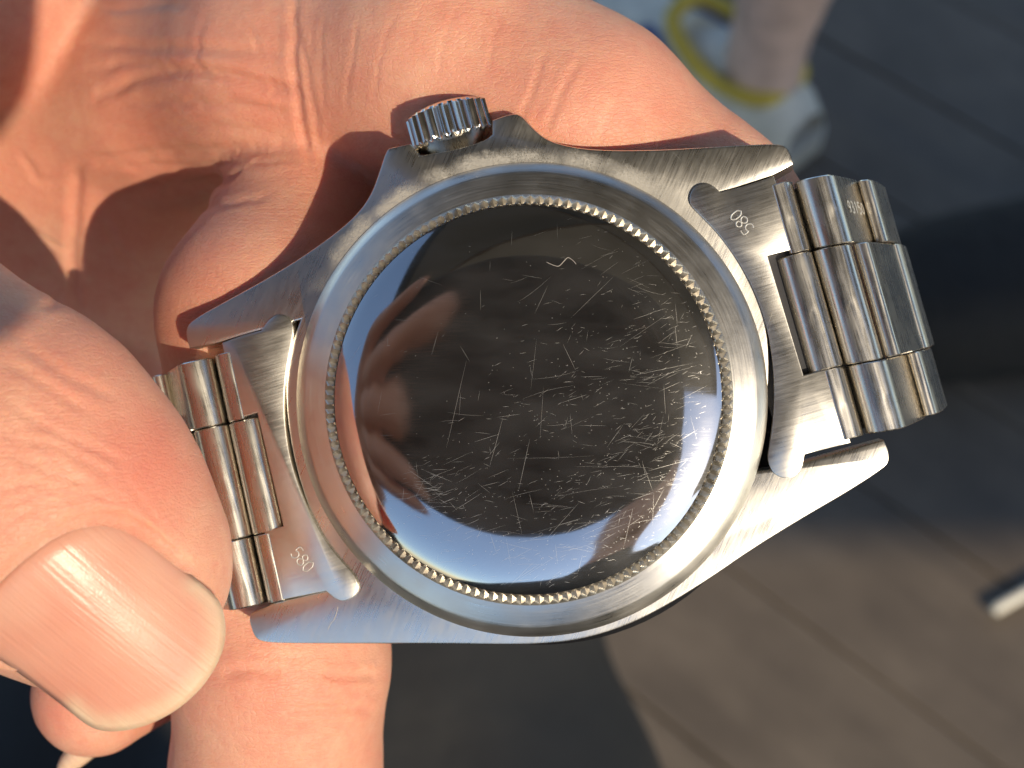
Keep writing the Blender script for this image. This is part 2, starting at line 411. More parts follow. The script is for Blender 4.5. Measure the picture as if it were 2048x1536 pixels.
def end_link(px, sign):
    P = outline(px, ZP, 2); mb = MB()
    mb.add(*loft([ring3(offset_poly(P, .10), ZP), ring3(offset_poly(P, .03), ZP - .03), ring3(P, ZP - .12), ring3(P, ZP - 1.6)]))
    e = mb.obj('end_link', M_PLATE, watch, 28)
    mb = MB()                                   # rolled-over outer ends on both sides of the middle tube
    roll = catmull([(22.3, ZP - .02), (22.9, ZP + .0), (23.35, ZP - .28), (23.62, ZP - .9), (23.6, ZP - 1.8), (22.8, ZP - 2.3), (22.2, ZP - 1.6)], 5, True)
    return e
EL = end_link(left_px, -1); ER = end_link(right_px, 1)
def rolls(parent, sign, bs, a1):
    prof = catmull([(a1 - 1.6, ZP + .0), (a1 - .95, ZP + .015), (a1 - .45, ZP - .2), (a1 - .12, ZP - .75), (a1, ZP - 1.5), (a1 - .5, ZP - 2.2), (a1 - 1.5, ZP - 2.0), (a1 - 1.7, ZP - .8)], 6, True)
    for b0, b1 in bs:
        mb = MB(); extrude(mb, prof, b0, b1, .06, sign); mb.obj('rolled_edge', M_LINK, parent, 40)

def hump(a0, a1, top, depth, n=8):
    """rounded bar seen end on"""
    m, w = (a0 + a1) / 2, (a1 - a0) / 2
    return [(m + w * math.copysign(abs(math.cos(t)) ** .8, math.cos(t)), top - depth / 2 + depth / 2 * math.copysign(abs(math.sin(t)) ** .95, math.sin(t))) for t in [2 * math.pi * k / 40 for k in range(40)]]
def bracelet(sign, end):
    lo, hi = -4.55, 4.55
    def piece(name, prof, b0, b1):
        mb = MB(); extrude(mb, prof, b0, b1, .08, sign); return mb.obj(name, M_LINK, watch, 35)
    mb = MB(); extrude(mb, hump(21.05, 23.74, ZP + .05, 2.6), lo + .08, hi - .08, .08, sign); mb.obj('middle_tube', M_LINK, end, 35)
    rolls(end, sign, ((hi + .02, 9.95), (-9.95, lo - .02)), 23.75)
    mb = MB(); extrude(mb, [(17.5, ZP - 1.0), (22.9, ZP - 1.0), (22.9, ZP - 2.6), (17.5, ZP - 2.6)], -9.8, 9.8, .1, sign); mb.obj('core', M_DARK, end, 30)
    mb = MB(); extrude(mb, [(23.2, ZP - 2.0), (26.5, ZP - 2.2), (26.2, ZP - 3.2), (23.2, ZP - 3.2)], -9.5, 9.5, .1, sign); mb.obj('hinge', M_DARK, end, 30)
    piece('link_middle', hump(23.80, 26.75, ZP - .1, 2.9), lo + .06, hi - .06)
    # outer pieces: rounded shoulder, then a flat plate falling away
    po = catmull([(23.9, -4.6), (23.95, -3.8), (24.2, -3.1), (24.8, -2.62), (25.6, -2.45), (26.3, -2.62), (26.8, -3.1), (27.1, -3.7)], 4) + \
         [(27.4, -4.3), (28.2, -5.7), (29.2, -7.6), (29.3, -8.0), (28.6, -8.6), (27.8, -8.0), (26.6, -6.0), (25.0, -5.4), (24.2, -5.2)]
    for b0, b1 in ((hi + .04, 9.9), (-9.9, lo - .04)):
        o = piece('link_outer', po, b0, b1)
        if sign > 0 and b0 > 0:
            s_ = np.array((1.0, -1.86)) / np.linalg.norm((1.0, -1.86)); nrm = np.array((-s_[1], s_[0]))
            c = np.array((28.25, -5.8))
            def place(u, v_, k, c=c, s_=s_, nrm=nrm):
                q = c + s_ * u + nrm * (.012 + .02 * k); return brace(1, q[0], 7.45 + v_, q[1])
            number('93150', place, .9, .74, .15, o)
    pm = catmull([(26.95, -5.0), (26.85, -4.0), (27.2, -3.45), (27.9, -3.35), (28.3, -3.8)], 4) + [(29.3, -5.7), (30.9, -8.8), (30.3, -9.6), (29.3, -9.2), (27.6, -6.2)]
    piece('link_middle', pm, lo + .06, hi - .06)
    po2 = catmull([(29.15, -9.5), (29.2, -7.6), (29.5, -7.0), (30.1, -6.95), (30.6, -7.5)], 4) + [(31.3, -9.3), (32.3, -13), (31, -13.4), (29.6, -10.3)]
    for b0, b1 in ((hi + .04, 9.8), (-9.8, lo - .04)): piece('link_outer', po2, b0, b1)
    pm2 = catmull([(30.6, -10.8), (30.75, -9.4), (31.2, -9.2), (31.8, -9.8)], 4) + [(33, -15), (31.5, -15.2)]
    piece('link_middle', pm2, lo + .06, hi - .06)
bracelet(1, ER); bracelet(-1, EL)
def flat_place(cx, cy, ang, z):
    c = wp(cx, cy, z); u = np.array((math.cos(ang), math.sin(ang))); w = np.array((-u[1], u[0]))
    return lambda a, b, k: (*(c + u * a + w * b), z + .004 + .045 * k)
number('580', flat_place(606, 1121, math.radians(-50), ZP), 1.0, .68, .10, EL)
number('580', flat_place(1482, 442, math.radians(129), ZP), .95, .66, .10, ER)

# lint caught on the steel
def fibre(pts_px, z, label, r=.017):
    mb = MB(); P = [np.array((*wp(x, y, z), z + .03 + .05 * math.sin(i))) for i, (x, y) in enumerate(pts_px)]
    mb.add(*tube(catmull(P, 5), r, 6)); t = NT('lint'); t.set(Base__Color=(.5, .45, .4, 1), Roughness=.8)
    o = mb.obj('lint_fibre', t.m, None, 180); o.matrix_world = MW
    tag(o, label, 'lint')
fibre([(1093, 524), (1106, 530), (1118, 532), (1128, 522), (1136, 515), (1146, 521), (1152, 528)], -.02, 'curly thread of lint lying on the polished disc of the case back')
fibre([(656, 1259), (661, 1248), (668, 1239), (673, 1226), (676, 1212)], ZC, 'short wavy lint thread on the lower left lug of the watch', .018)

# ------------------------------------------------------------------ hands: solid fields sampled on a grid
def cone(p, a, b, ra, rb):
    a = np.asarray(a, np.float32); d = np.asarray(b, np.float32) - a; l2 = float(d @ d)
    q = [p[i] - a[i] for i in range(3)]
    t = np.clip((q[0] * d[0] + q[1] * d[1] + q[2] * d[2]) / l2, 0, 1)
    return np.sqrt((q[0] - t * d[0]) ** 2 + (q[1] - t * d[1]) ** 2 + (q[2] - t * d[2]) ** 2) - (ra + (rb - ra) * t)
def smin(a, b, k):
    h = np.clip(.5 + .5 * (b - a) / k, 0, 1)
    return b * (1 - h) + a * h - k * h * (1 - h)
def chain(p, pts_, k=3.0):
    d = None
    for (a, ra), (b, rb) in zip(pts_, pts_[1:]):
        c = cone(p, a, b, ra, rb); d = c if d is None else smin(d, c, k)
    return d
def nets(F, org, h):
    ins = F < 0; nx, ny, nz = F.shape
    c = np.zeros((nx - 1, ny - 1, nz - 1), np.int8)
    offs = [(i, j, k) for i in (0, 1) for j in (0, 1) for k in (0, 1)]
    for i, j, k in offs: c += ins[i:nx - 1 + i, j:ny - 1 + j, k:nz - 1 + k]
    act = np.argwhere((c > 0) & (c < 8))
    idx = -np.ones(c.shape, np.int32); idx[act[:, 0], act[:, 1], act[:, 2]] = np.arange(len(act))
    val = np.stack([F[act[:, 0] + i, act[:, 1] + j, act[:, 2] + k] for i, j, k in offs], 1)
    acc = np.zeros((len(act), 3)); cnt = np.zeros(len(act)); O = np.array(offs, float)
    for a in range(8):
        for b in range(a + 1, 8):
            if np.abs(O[a] - O[b]).sum() == 1:
                m = (val[:, a] < 0) != (val[:, b] < 0)
                t = val[m, a] / (val[m, a] - val[m, b]); acc[m] += O[a] + (O[b] - O[a]) * t[:, None]; cnt[m] += 1
    V = (act + acc / cnt[:, None]) * h + org
    Q = []
    for ax in range(3):
        s0 = [slice(None)] * 3; s1 = [slice(None)] * 3; s0[ax] = slice(0, -1); s1[ax] = slice(1, None)
        A, B = ins[tuple(s0)], ins[tuple(s1)]; e = np.argwhere(A != B)
        u, w = (ax + 1) % 3, (ax + 2) % 3
        e = e[(e[:, u] > 0) & (e[:, w] > 0) & (e[:, u] < F.shape[u] - 1) & (e[:, w] < F.shape[w] - 1)]
        def cell(du, dw):
            g = e.copy(); g[:, u] -= du; g[:, w] -= dw; return idx[g[:, 0], g[:, 1], g[:, 2]]
        q = np.stack([cell(1, 1), cell(0, 1), cell(0, 0), cell(1, 0)], 1)
        fl = ~A[e[:, 0], e[:, 1], e[:, 2]]; q[fl] = q[fl][:, ::-1]; Q.append(q)
    return V, np.concatenate(Q)
def refine(V, Q):
    E = np.sort(np.stack([Q, np.roll(Q, -1, 1)], 2).reshape(-1, 2), 1)
    U, inv = np.unique(E[:, 0].astype(np.int64) * (len(V) + 1) + E[:, 1], return_inverse=True)
    e0, e1 = U // (len(V) + 1), U % (len(V) + 1)
    n0 = len(V); n1 = n0 + len(U)
    NV = np.concatenate([V, (V[e0] + V[e1]) / 2, V[Q].mean(1)])
    ei = inv.reshape(-1, 4) + n0; ci = np.arange(len(Q)) + n1
    NQ = np.concatenate([np.stack([Q[:, i], ei[:, i], ci, ei[:, (i + 3) % 4]], 1) for i in range(4)])
    return NV, NQ
def relax(V, Q, it=2, lam=.5):
    a = Q.reshape(-1); b = np.roll(Q, -1, 1).reshape(-1)
    for _ in range(it):
        S_ = np.zeros_like(V); n = np.zeros(len(V))
        np.add.at(S_, a, V[b]); np.add.at(S_, b, V[a]); np.add.at(n, a, 1); np.add.at(n, b, 1)
        V = V + lam * (S_ / n[:, None] - V)
    return V
def vnormals(V, Q):
    fn = np.cross(V[Q[:, 2]] - V[Q[:, 0]], V[Q[:, 3]] - V[Q[:, 1]])
    N = np.zeros_like(V)
    for i in range(4): np.add.at(N, Q[:, i], fn)
    return N / (np.linalg.norm(N, axis=1, keepdims=True) + 1e-12)
def np_mesh(name, V, Q, mat, scale=S):
    me = bpy.data.meshes.new(name); me.vertices.add(len(V)); me.vertices.foreach_set('co', (V * scale).astype(np.float32).ravel())
    me.loops.add(Q.size); me.loops.foreach_set('vertex_index', Q.astype(np.int32).ravel())
    me.polygons.add(len(Q)); me.polygons.foreach_set('loop_start', np.arange(0, Q.size, 4, dtype=np.int32))
    me.update(calc_edges=True); me.shade_smooth(); me.materials.append(mat)
    return bpy.data.objects.new(name, me)

# the holding hand
def thumb_sdf(p):
    def side(o):
        n = np.array((.707, .707, -.26)) * o       # across the thumb, in the picture plane
        return [(pt(228, 1160, 5.0) + n * .72, 6.8), (pt(110, 1040, 6.4) + n * .95, 7.5), (pt(-10, 925, 7.0) + n * 1.05, 7.9), (pt(-420, 560, 3.0) + n * .8, 8.2), (pt(-900, 300, -12) + n, 10.5)]
    d = smin(chain(p, side(3.0), 4), chain(p, side(-3.0), 4), 5)
    return d
def hand_sdf(p):
    th = thumb_sdf(p)
    up = chain(p, [(pt(330, 190, -39), 10.0), (pt(600, 140, -26.5), 10.4), (pt(900, 126, -17.2), 9.8), (pt(1150, 262, -13.6), 8.9), (pt(1390, 458, -15.0), 8.3), (pt(1530, 590, -20), 7.0)], 5)
    pal = smin(chain(p, [(pt(330, 190, -39), 10.2), (pt(60, 260, -55), 13.5), (pt(-500, 420, -54), 15), (pt(-1100, 480, -38), 15)], 8),
               chain(p, [(pt(285, 400, -50), 9.2), (pt(150, 560, -66), 12), (pt(-300, 640, -62), 14), (pt(-1000, 560, -40), 14)], 6), 5)
    pal = smin(pal, cone(p, pt(150, 540, -62), pt(260, 540, -60), 10, 9.4), 4)
    lobe = chain(p, [(pt(-75, -25, -36), 12.6), (pt(-400, 120, -36), 13), (pt(-900, 330, -34), 14)], 6)
    vert = chain(p, [(pt(770, 320, -38), 8.5), (pt(640, 450, -24), 8.6), (pt(540, 630, -16.6), 8.7), (pt(556, 1000, -19.6), 8.8), (pt(560, 1330, -19.5), 8.7), (pt(552, 1560, -23), 8.5), (pt(520, 1800, -27), 7.6)], 4)
    ring = chain(p, [(pt(185, 1392, -25), 5.5), (pt(290, 1290, -30), 6.2), (pt(260, 950, -52), 7.5), (pt(150, 640, -64), 9)], 4)
    wrist = chain(p, [(pt(-850, 420, -28), 19), (pt(-1500, 420, -32), 24), (pt(-2300, 500, -40), 26)], 12)
    d = smin(pal, up, 2.2)
    d = smin(d, lobe, 2.0)
    d = smin(d, vert, .9)
    d = smin(d, ring, 1.5)
    d = smin(d, th, 1.2)
    d = smin(d, wrist, 10)
    return d
def grid(lo, hi, h):
    ax = [np.arange(lo[i], hi[i] + h, h, dtype=np.float32) for i in range(3)]
    return ax, np.array(lo)
def field(fn, lo, hi, h):
    ax, org = grid(lo, hi, h); F = np.empty((len(ax[0]), len(ax[1]), len(ax[2])), np.float32)
    for s0 in range(0, len(ax[0]), 40):
        X = ax[0][s0:s0 + 40][:, None, None]; Y = ax[1][None, :, None]; Z = ax[2][None, None, :]
        F[s0:s0 + 40] = fn((X, Y, Z))
    return F, org
H = .62
F, org = field(hand_sdf, (-125, -56, -80), (31, 44, 18), H)
V, Q = nets(F, org, H); V = relax(V, Q, 2, .5); V, Q = refine(V, Q); V = relax(V, Q, 2, .5)
N = vnormals(V, Q)
if (N * (V - V.mean(0))).sum() < 0: Q = Q[:, ::-1]; N = -N

# nails: a curved surface fitted to the fingertip
def in_poly(p, P):
    c = np.zeros(len(p), bool)
    for i in range(len(P)):
        a, b = P[i - 1], P[i]
        cond = ((a[1] > p[:, 1]) != (b[1] > p[:, 1])); t = (p[:, 1] - a[1]) / ((b[1] - a[1]) + 1e-12)
        c ^= cond & (p[:, 0] < a[0] + t * (b[0] - a[0]))
    return c
class NailFit:
    def __init__(s, px, sdf, zguess, shrink=.7):
        s.P = soften(px, 3); P = s.P
        s.cen = np.mean(P, 0); lo, hi = np.min(P, 0), np.max(P, 0)
        xs, ys = np.meshgrid(np.linspace(lo[0], hi[0], 30), np.linspace(lo[1], hi[1], 30)); q = np.stack([xs.ravel(), ys.ravel()], 1)
        core = q[in_poly(q, [s.cen + (p - s.cen) * shrink for p in P])]
        z = np.full(len(core), zguess + 14.0)
        for _ in range(60):
            r = np.stack([(core[:, 0] - CX) * (DIST - z) / FPX, (CY - core[:, 1]) * (DIST - z) / FPX, z])
            z = z - np.maximum(sdf(r), .0) * .9
        r = np.stack([(core[:, 0] - CX) * (DIST - z) / FPX, (CY - core[:, 1]) * (DIST - z) / FPX, z]); ok = (sdf(r) < .3) & (s.uw(core)[0] < 1.5) & (s.uw(core)[0] > -7)
        core, z = core[ok], z[ok]
        s.co = np.zeros(3); s.co = np.linalg.lstsq(s.lin(core), z - s.curve(core), rcond=None)[0]
        shift = -.36 - s.co[1]; s.co[1] = -.36; s.co[0] += -2.0 * -shift                  # the nail carries on straight past the flesh
    def uw(s, p): x, y = p[:, 0] - 240, p[:, 1] - 1230; return (x + y) / 39.5, (x - y) / 39.5      # mm along and across the nail
    def lin(s, p): u, w = s.uw(p); return np.stack([np.ones(len(u)), u, w], 1)
    def curve(s, p): u, w = s.uw(p); return -.055 * w * w - .006 * u * u
    def z(s, p): p = np.atleast_2d(p); return s.lin(p) @ s.co + s.curve(p)
def nail(name, fit, lift, parent, free, tuck, mat):
    P, cen = fit.P, fit.cen; K = 16; verts, faces, free_w = [], [], []; n = len(P)
    for k in range(1, K + 1):
        s_ = k / K; R = np.array([cen + (p - cen) * s_ for p in P]); zz = fit.z(R)
        for i, (p, z_) in enumerate(zip(R, zz)):
            fr = float(free(P[i])); e = max(0, (s_ - .84) / .16)
            verts.append(pt(p[0], p[1], z_ + lift - (1 - fr) * tuck * e ** 1.8)); free_w.append(np.clip(fr, 0, 1) * np.clip((s_ - .78) / .14, 0, 1))
    verts.append(pt(*cen, fit.z(cen)[0] + lift)); free_w.append(0)
    for k in range(K - 1):
        for i in range(n): j = (i + 1) % n; faces.append((k * n + i, k * n + j, (k + 1) * n + j, (k + 1) * n + i))
    for i in range(n): faces.append((K * n, (i + 1) % n, i))
    o = mesh_obj(name, verts, faces, mat, parent, 180)
    a = o.data.attributes.new('tip', 'FLOAT', 'POINT'); a.data.foreach_set('value', np.array(free_w, np.float32))
    md = o.modifiers.new('thickness', 'SOLIDIFY'); md.thickness = .00028; md.offset = -1
    return o
thumb_px = [(-70, 1240), (0, 1162), (60, 1102), (120, 1060), (180, 1040), (235, 1042), (290, 1070), (340, 1112), (390, 1155), (432, 1192), (446, 1216), (453, 1262), (445, 1307), (420, 1355), (385, 1396), (335, 1433),
            (280, 1456), (225, 1465), (182, 1458), (130, 1415), (60, 1362), (0, 1320), (-70, 1275)]
def thumb_free(p):
    s_ = ((p[0] - 200) + (p[1] - 1180)) / 1.414; return np.clip((s_ - 95) / 40, 0, 1)
FIT = NailFit(thumb_px, thumb_sdf, 8)

# skin folds: lines on the skin, in photo pixels, with depth and half width in mm
FOLDS = [
 # finger behind the crown
 ([(586, -40), (588, 80), (592, 170), (606, 260), (628, 350)], .55, .55), ([(602, 60), (615, 160), (632, 250), (640, 340)], .25, .4),
 ([(720, 40), (700, 130), (692, 220)], .16, .3), ([(790, 20), (762, 110), (748, 200)], .14, .3), ([(915, 10), (890, 80), (876, 160)], .16, .3),
 ([(1005, 20), (985, 90), (972, 150)], .16, .3), ([(1095, 95), (1060, 190), (1035, 270)], .22, .4), ([(1165, 110), (1120, 190), (1090, 265)], .24, .45), ([(1240, 180), (1215, 240), (1200, 290)], .2, .4),
 ([(650, 30), (640, 120), (648, 220)], .12, .3), ([(840, 20), (820, 100)], .12, .25),
 # folded flesh at the root of the fingers
 ([(170, 88), (260, 92), (360, 95), (470, 100), (560, 110)], .5, .7), ([(150, 150), (260, 128), (380, 140), (470, 150), (580, 175)], .4, .6),
 ([(180, 205), (260, 165), (350, 145), (450, 150), (540, 175), (590, 190)], .9, .8), ([(230, 206), (330, 205), (430, 208), (510, 215), (575, 225)], .45, .6),
 ([(160, 320), (240, 315), (330, 305), (440, 300), (590, 302)], .7, .8), ([(200, 335), (320, 330), (450, 325), (600, 318)], .35, .5), ([(190, 260), (320, 252), (450, 255), (560, 268)], .3, .5),
 ([(230, 400), (290, 378), (380, 370), (480, 355), (580, 340)], .9, .8), ([(260, 440), (360, 425), (460, 405), (540, 390)], .35, .5), ([(420, 20), (400, 70), (395, 130), (405, 170)], .14, .5), ([(330, 70), (335, 110), (350, 150)], .1, .5),
 ([(200, 20), (280, 12), (380, 8)], .4, .7), ([(460, 20), (500, 60), (520, 110)], .2, .4),
 # palm
 ([(158, 320), (150, 420), (146, 520), (156, 640)], .8, .9), ([(40, 300), (80, 360), (150, 350)], .3, .6), ([(10, 420), (80, 470), (140, 500)], .25, .5), ([(80, 620), (140, 600), (220, 640)], .2, .5), ([(200, 420), (240, 500), (300, 560)], .3, .6),
 # thumb: knuckle and cuticle wrinkles
 ([(0, 640), (60, 700), (150, 760), (240, 800)], .14, .5), ([(0, 720), (90, 770), (180, 830)], .16, .5), ([(0, 790), (80, 850), (170, 890), (260, 930)], .14, .4), ([(40, 880), (130, 900), (230, 960)], .14, .35),
 ([(0, 900), (60, 930), (130, 960), (200, 970)], .14, .35), ([(0, 980), (70, 970), (150, 985), (230, 990)], .16, .35), ([(20, 1040), (90, 1010), (160, 1000)], .16, .3), ([(215, 900), (270, 990), (330, 1060), (385, 1120)], .06, .3), ([(250, 960), (310, 1040), (370, 1110)], .05, .25),
 ([(0, 1010), (50, 1000), (110, 990)], .12, .3), ([(120, 930), (160, 965), (230, 1010)], .12, .3), ([(0, 850), (40, 905), (110, 935)], .12, .35),
 ([(-70, 1225), (0, 1147), (60, 1087), (120, 1045), (180, 1025), (238, 1026), (298, 1055), (350, 1098), (400, 1142), (438, 1182)], -.10, .5),
 # finger below the watch
 ([(640, 1352), (700, 1354), (756, 1352)], .45, .5), ([(560, 1424), (640, 1418), (700, 1420), (750, 1422)], .45, .5), ([(440, 1345), (510, 1340), (560, 1350)], .3, .7), ([(520, 1480), (600, 1470), (680, 1480)], .12, .4), ([(470, 1310), (560, 1312), (640, 1318)], .12, .4),
 # finger above left of the watch
 ([(400, 520), (440, 560), (470, 600)], .1, .35), ([(470, 470), (510, 520), (530, 560)], .1, .35),
]
UX = CX + FPX * V[:, 0] / (DIST - V[:, 2]); UY = CY - FPX * V[:, 1] / (DIST - V[:, 2])
front = (N[:, 2] > -.15)
disp = np.zeros(len(V)); redf = np.zeros(len(V))
rs = np.random.RandomState(4)
for pl, dep, wid in FOLDS:
    if pl[0][1] < 450: dep *= .4; wid *= .62
    if pl[0][1] >= 450: dep *= .7; wid *= .7
    wob = np.array([rs.uniform(-3, 3, 2) for _ in range(200)])
    P = np.array(catmull(pl, 6)); P = P + wob[:len(P)]
    lo, hi = P.min(0) - 60, P.max(0) + 60
    c0 = P[len(P) // 2]
    cand = np.where(front & (UX > lo[0]) & (UX < hi[0]) & (UY > lo[1]) & (UY < hi[1]))[0]
    if len(cand) == 0: continue
    near = cand[(np.abs(UX[cand] - c0[0]) < 12) & (np.abs(UY[cand] - c0[1]) < 12)]
    if len(near) == 0: continue
    zt = V[near, 2].max(); cand = cand[np.abs(V[cand, 2] - zt) < 13]
    best = np.full(len(cand), 1e9); tt = np.zeros(len(cand)); m = len(P) - 1
    for i in range(m):
        a, d = P[i], P[i + 1] - P[i]; q = np.stack([UX[cand] - a[0], UY[cand] - a[1]], 1)
        t = np.clip(q @ d / (d @ d + 1e-9), 0, 1); dist = np.linalg.norm(q - t[:, None] * d, axis=1)
        b = dist < best; best[b] = dist[b]; tt[b] = (i + t[b]) / m
    mm = best * (DIST - V[cand, 2]) / FPX
    fade = np.clip(np.minimum(tt, 1 - tt) * 5 + .12, 0, 1)
    disp[cand] += fade * dep * (-np.exp(-(mm / wid) ** 2) + .35 * np.exp(-((mm - 2 * wid) / (1.3 * wid)) ** 2))
    redf[cand] += fade * min(1, dep * 1.3) * np.exp(-(mm / (wid * 1.1)) ** 2)
# soft lumps of flesh
for fx, am in ((.3, .08), (.9, .025)):
    disp += am * np.sin(V[:, 0] * fx + 1.3 * np.sin(V[:, 1] * fx * .8)) * np.sin(V[:, 1] * fx * 1.1 + V[:, 2] * fx)
V = V + N * disp[:, None]
# nail bed: the flesh stays under the nail
uv = np.stack([CX + FPX * V[:, 0] / (DIST - V[:, 2]), CY - FPX * V[:, 1] / (DIST - V[:, 2])], 1)
near = np.where((V[:, 2] > 0) & (uv[:, 0] < 520) & (uv[:, 1] > 980) & (uv[:, 1] < 1560))[0]
pu = uv[near]; ins = in_poly(pu, FIT.P); dd = np.full(len(near), 1e9)
for i in range(len(FIT.P)):
    a, d = FIT.P[i - 1], FIT.P[i] - FIT.P[i - 1]; q = pu - a
    t = np.clip(q @ d / (d @ d + 1e-9), 0, 1); dd = np.minimum(dd, np.linalg.norm(q - t[:, None] * d, axis=1))
out = np.where(ins, 0, dd / 28.0)                       # mm outside the nail's outline
k = np.clip(out / 1.1, 0, 1); k = k * k * (3 - 2 * k)
nz = FIT.z(pu) - .22; zo = V[near, 2]
V[near, 2] = np.where(zo > nz, nz + (zo - nz) * k, zo)

def skin(name, warm=1.0):
    t = NT(name); v = t.mm()
    at = t.n('Attribute', _attribute_name='flush').outputs['Fac']
    n1 = t.noise(v, .09, 3, .6); n2 = t.noise(v, .6, 4, .65); n3 = t.noise(v, 3.0, 2)
    base = t.mix(t.rng(n1, .38, .62, 0, 1), (.755, .395, .265, 1), (.715, .31, .205, 1))
    base = t.mix(t.math('MULTIPLY', t.rng(n2, .42, .7, 0, 1), .45), base, (.66, .24, .17, 1))
    base = t.mix(t.math('MULTIPLY', t.rng(n3, .5, .75, 0, 1), .25), base, (.79, .45, .31, 1))
    base = t.mix(t.math('MULTIPLY', at, .75, clamp=True), base, (.66, .165, .115, 1))
    t.set(Base__Color=base, Roughness=t.rng(n2, .3, .7, .42, .58), Specular__IOR__Level=.42, Subsurface__Weight=.55, Subsurface__Radius=(1.0, .32, .16), Subsurface__Scale=.0013)
    cell = t.n('TexVoronoi', Vector=t.n('Mapping', Vector=v, Rotation=(.3, .2, .6), Scale=(1.6, 3.4, 2.2)).outputs[0], Scale=1.0, _feature='DISTANCE_TO_EDGE').outputs[0]
    cr = t.rng(cell, 0, .12, 0, 1)
    lines = t.math('ADD', t.noise(t.n('Mapping', Vector=v, Rotation=(0, .2, .95), Scale=(.5, 4.5, 1.6)).outputs[0], 1.0, 3, .6), t.math('MULTIPLY', t.noise(t.n('Mapping', Vector=v, Rotation=(.2, 0, -.3), Scale=(3.2, .35, 1.6)).outputs[0], 1.0, 2, .6), .35))
    pores = t.noise(v, 7.5, 2)
    h = t.math('ADD', t.math('MULTIPLY', cr, .22), t.math('ADD', t.math('MULTIPLY', lines, .55), t.math('MULTIPLY', pores, .35)))
    t.bump(h, .48, .00026)
    return t.m
M_SKIN = skin('skin')
hand = np_mesh('hand', V, Q, M_SKIN)
flush = np.clip(redf * .35, 0, .6)
for (bx, by, br, am) in ((300, 930, 120, .65), (330, 1010, 70, .4), (430, 640, 120, .1), (1180, 200, 160, .2), (560, 1360, 140, .2), (100, 1440, 60, .5), (330, 250, 220, .35), (250, 130, 160, .3), (60, 100, 150, .3)):
    flush = np.maximum(flush, am * np.exp(-((UX - bx) ** 2 + (UY - by) ** 2) / br ** 2))
at = hand.data.attributes.new('flush', 'FLOAT', 'POINT'); at.data.foreach_set('value', flush.astype(np.float32))
link(hand); hand.matrix_world = MV
tag(hand, 'bare hand pinching the watch bracelet between its thumb and curled fingers', 'hand')

def nail_mat():
    t = NT('fingernail'); v = t.mm(math.radians(45))
    tip = t.n('Attribute', _attribute_name='tip').outputs['Fac']
    n2 = t.noise(v, .12, 2); ridges = t.noise(t.n('Mapping', Vector=v, Scale=(.15, 3.2, .3)).outputs[0], 1.0, 2)
    pink = t.mix(t.rng(n2, .35, .65, 0, 1), (.73, .37, .26, 1), (.68, .29, .20, 1))
    t.set(Base__Color=t.mix(t.math('MULTIPLY', tip, t.rng(t.noise(v, .8, 3), .3, .7, .7, 1.0)), pink, (.71, .50, .34, 1)), Roughness=.34, Subsurface__Weight=.4, Subsurface__Radius=(1, .5, .3), Subsurface__Scale=.001, Specular__IOR__Level=.5)
    t.bump(t.math('ADD', ridges, t.math('MULTIPLY', t.noise(v, 5, 2), .3)), .5, .00012)
    return t.m
M_NAIL = nail_mat()
nail('thumb_nail', FIT, .10, hand, thumb_free, .40, M_NAIL)
# long nail of the fingertip behind the thumb
mb = MB(); rows = []
A_, B_ = pt(226, 1440, -23.5), pt(124, 1540, -26)
ax_ = (B_ - A_); L_ = np.linalg.norm(ax_); ax_ /= L_; sd = np.cross(ax_, (0, 0, 1.)); sd /= np.linalg.norm(sd); up_ = np.cross(sd, ax_)
for k in range(15):
    t_ = k / 14; w_ = 2.1 * math.sqrt(max(0, 1 - max(0, (t_ - .35) / .66) ** 2.2)) + .05
    rows.append([A_ + ax_ * L_ * t_ + sd * (w_ * math.sin(a) * .62) + up_ * (w_ * math.cos(a) * .8 - .8 + 1.2 * t_) for a in np.linspace(-1.3, 1.3, 9)])
v, f = loft(rows, close=False, cap=False)
fn = mesh_obj('fingernail', v, f, M_NAIL, hand, 180); md = fn.modifiers.new('thickness', 'SOLIDIFY'); md.thickness = .0006
a = fn.data.attributes.new('tip', 'FLOAT', 'POINT'); a.data.foreach_set('value', np.repeat(np.clip((np.arange(15) - 1) / 3, 0, 1), 9).astype(np.float32))

# ------------------------------------------------------------------ floor of grey boards
def board_mat():
    t = NT('grey_boards'); tc = t.n('TexCoord'); oi = t.n('ObjectInfo')
    v = t.n('Mapping', Vector=tc.outputs['Object'], Scale=(2.2, 17, 1)).outputs[0]
    v = t.vmath('ADD', v, t.vmath('MULTIPLY', oi.outputs['Random'], (37, 91, 11)))
    g = t.noise(v, 1.0, 4, .65); g2 = t.noise(t.n('Mapping', Vector=tc.outputs['Object'], Scale=(9, 11, 1)).outputs[0], 1.0, 4, .65)
    c = t.ramp(t.math('ADD', t.math('MULTIPLY', g, .5), t.math('MULTIPLY', g2, .5)), [(.30, (.062, .046, .031)), (.5, (.115, .087, .060)), (.70, (.18, .138, .097))])
    c = t.mix(t.rng(oi.outputs['Random'], 0, 1, 0, .35), c, (.095, .073, .052, 1))
    t.set(Base__Color=c, Roughness=t.rng(g, .3, .7, .45, .7)); t.bump(g, .3, .002)
    return t.m
M_BOARD = board_mat()
tm = NT('under_boards'); tm.set(Base__Color=(.02, .018, .016, 1), Roughness=.9)
fl = mesh_obj('floor', [(-30, -30, -.02), (30, -30, -.02), (30, 30, -.02), (-30, 30, -.02)], [(0, 1, 2, 3)], tm.m, None, None, 1)
tag(fl, 'floor of weathered grey brown boards seen far below and out of focus', None, None, 'structure')
pd = floor_pt(1800, 1300) - floor_pt(1400, 1010); pang = math.atan2(pd.y, pd.x)
bw, bl = .138, 1.9
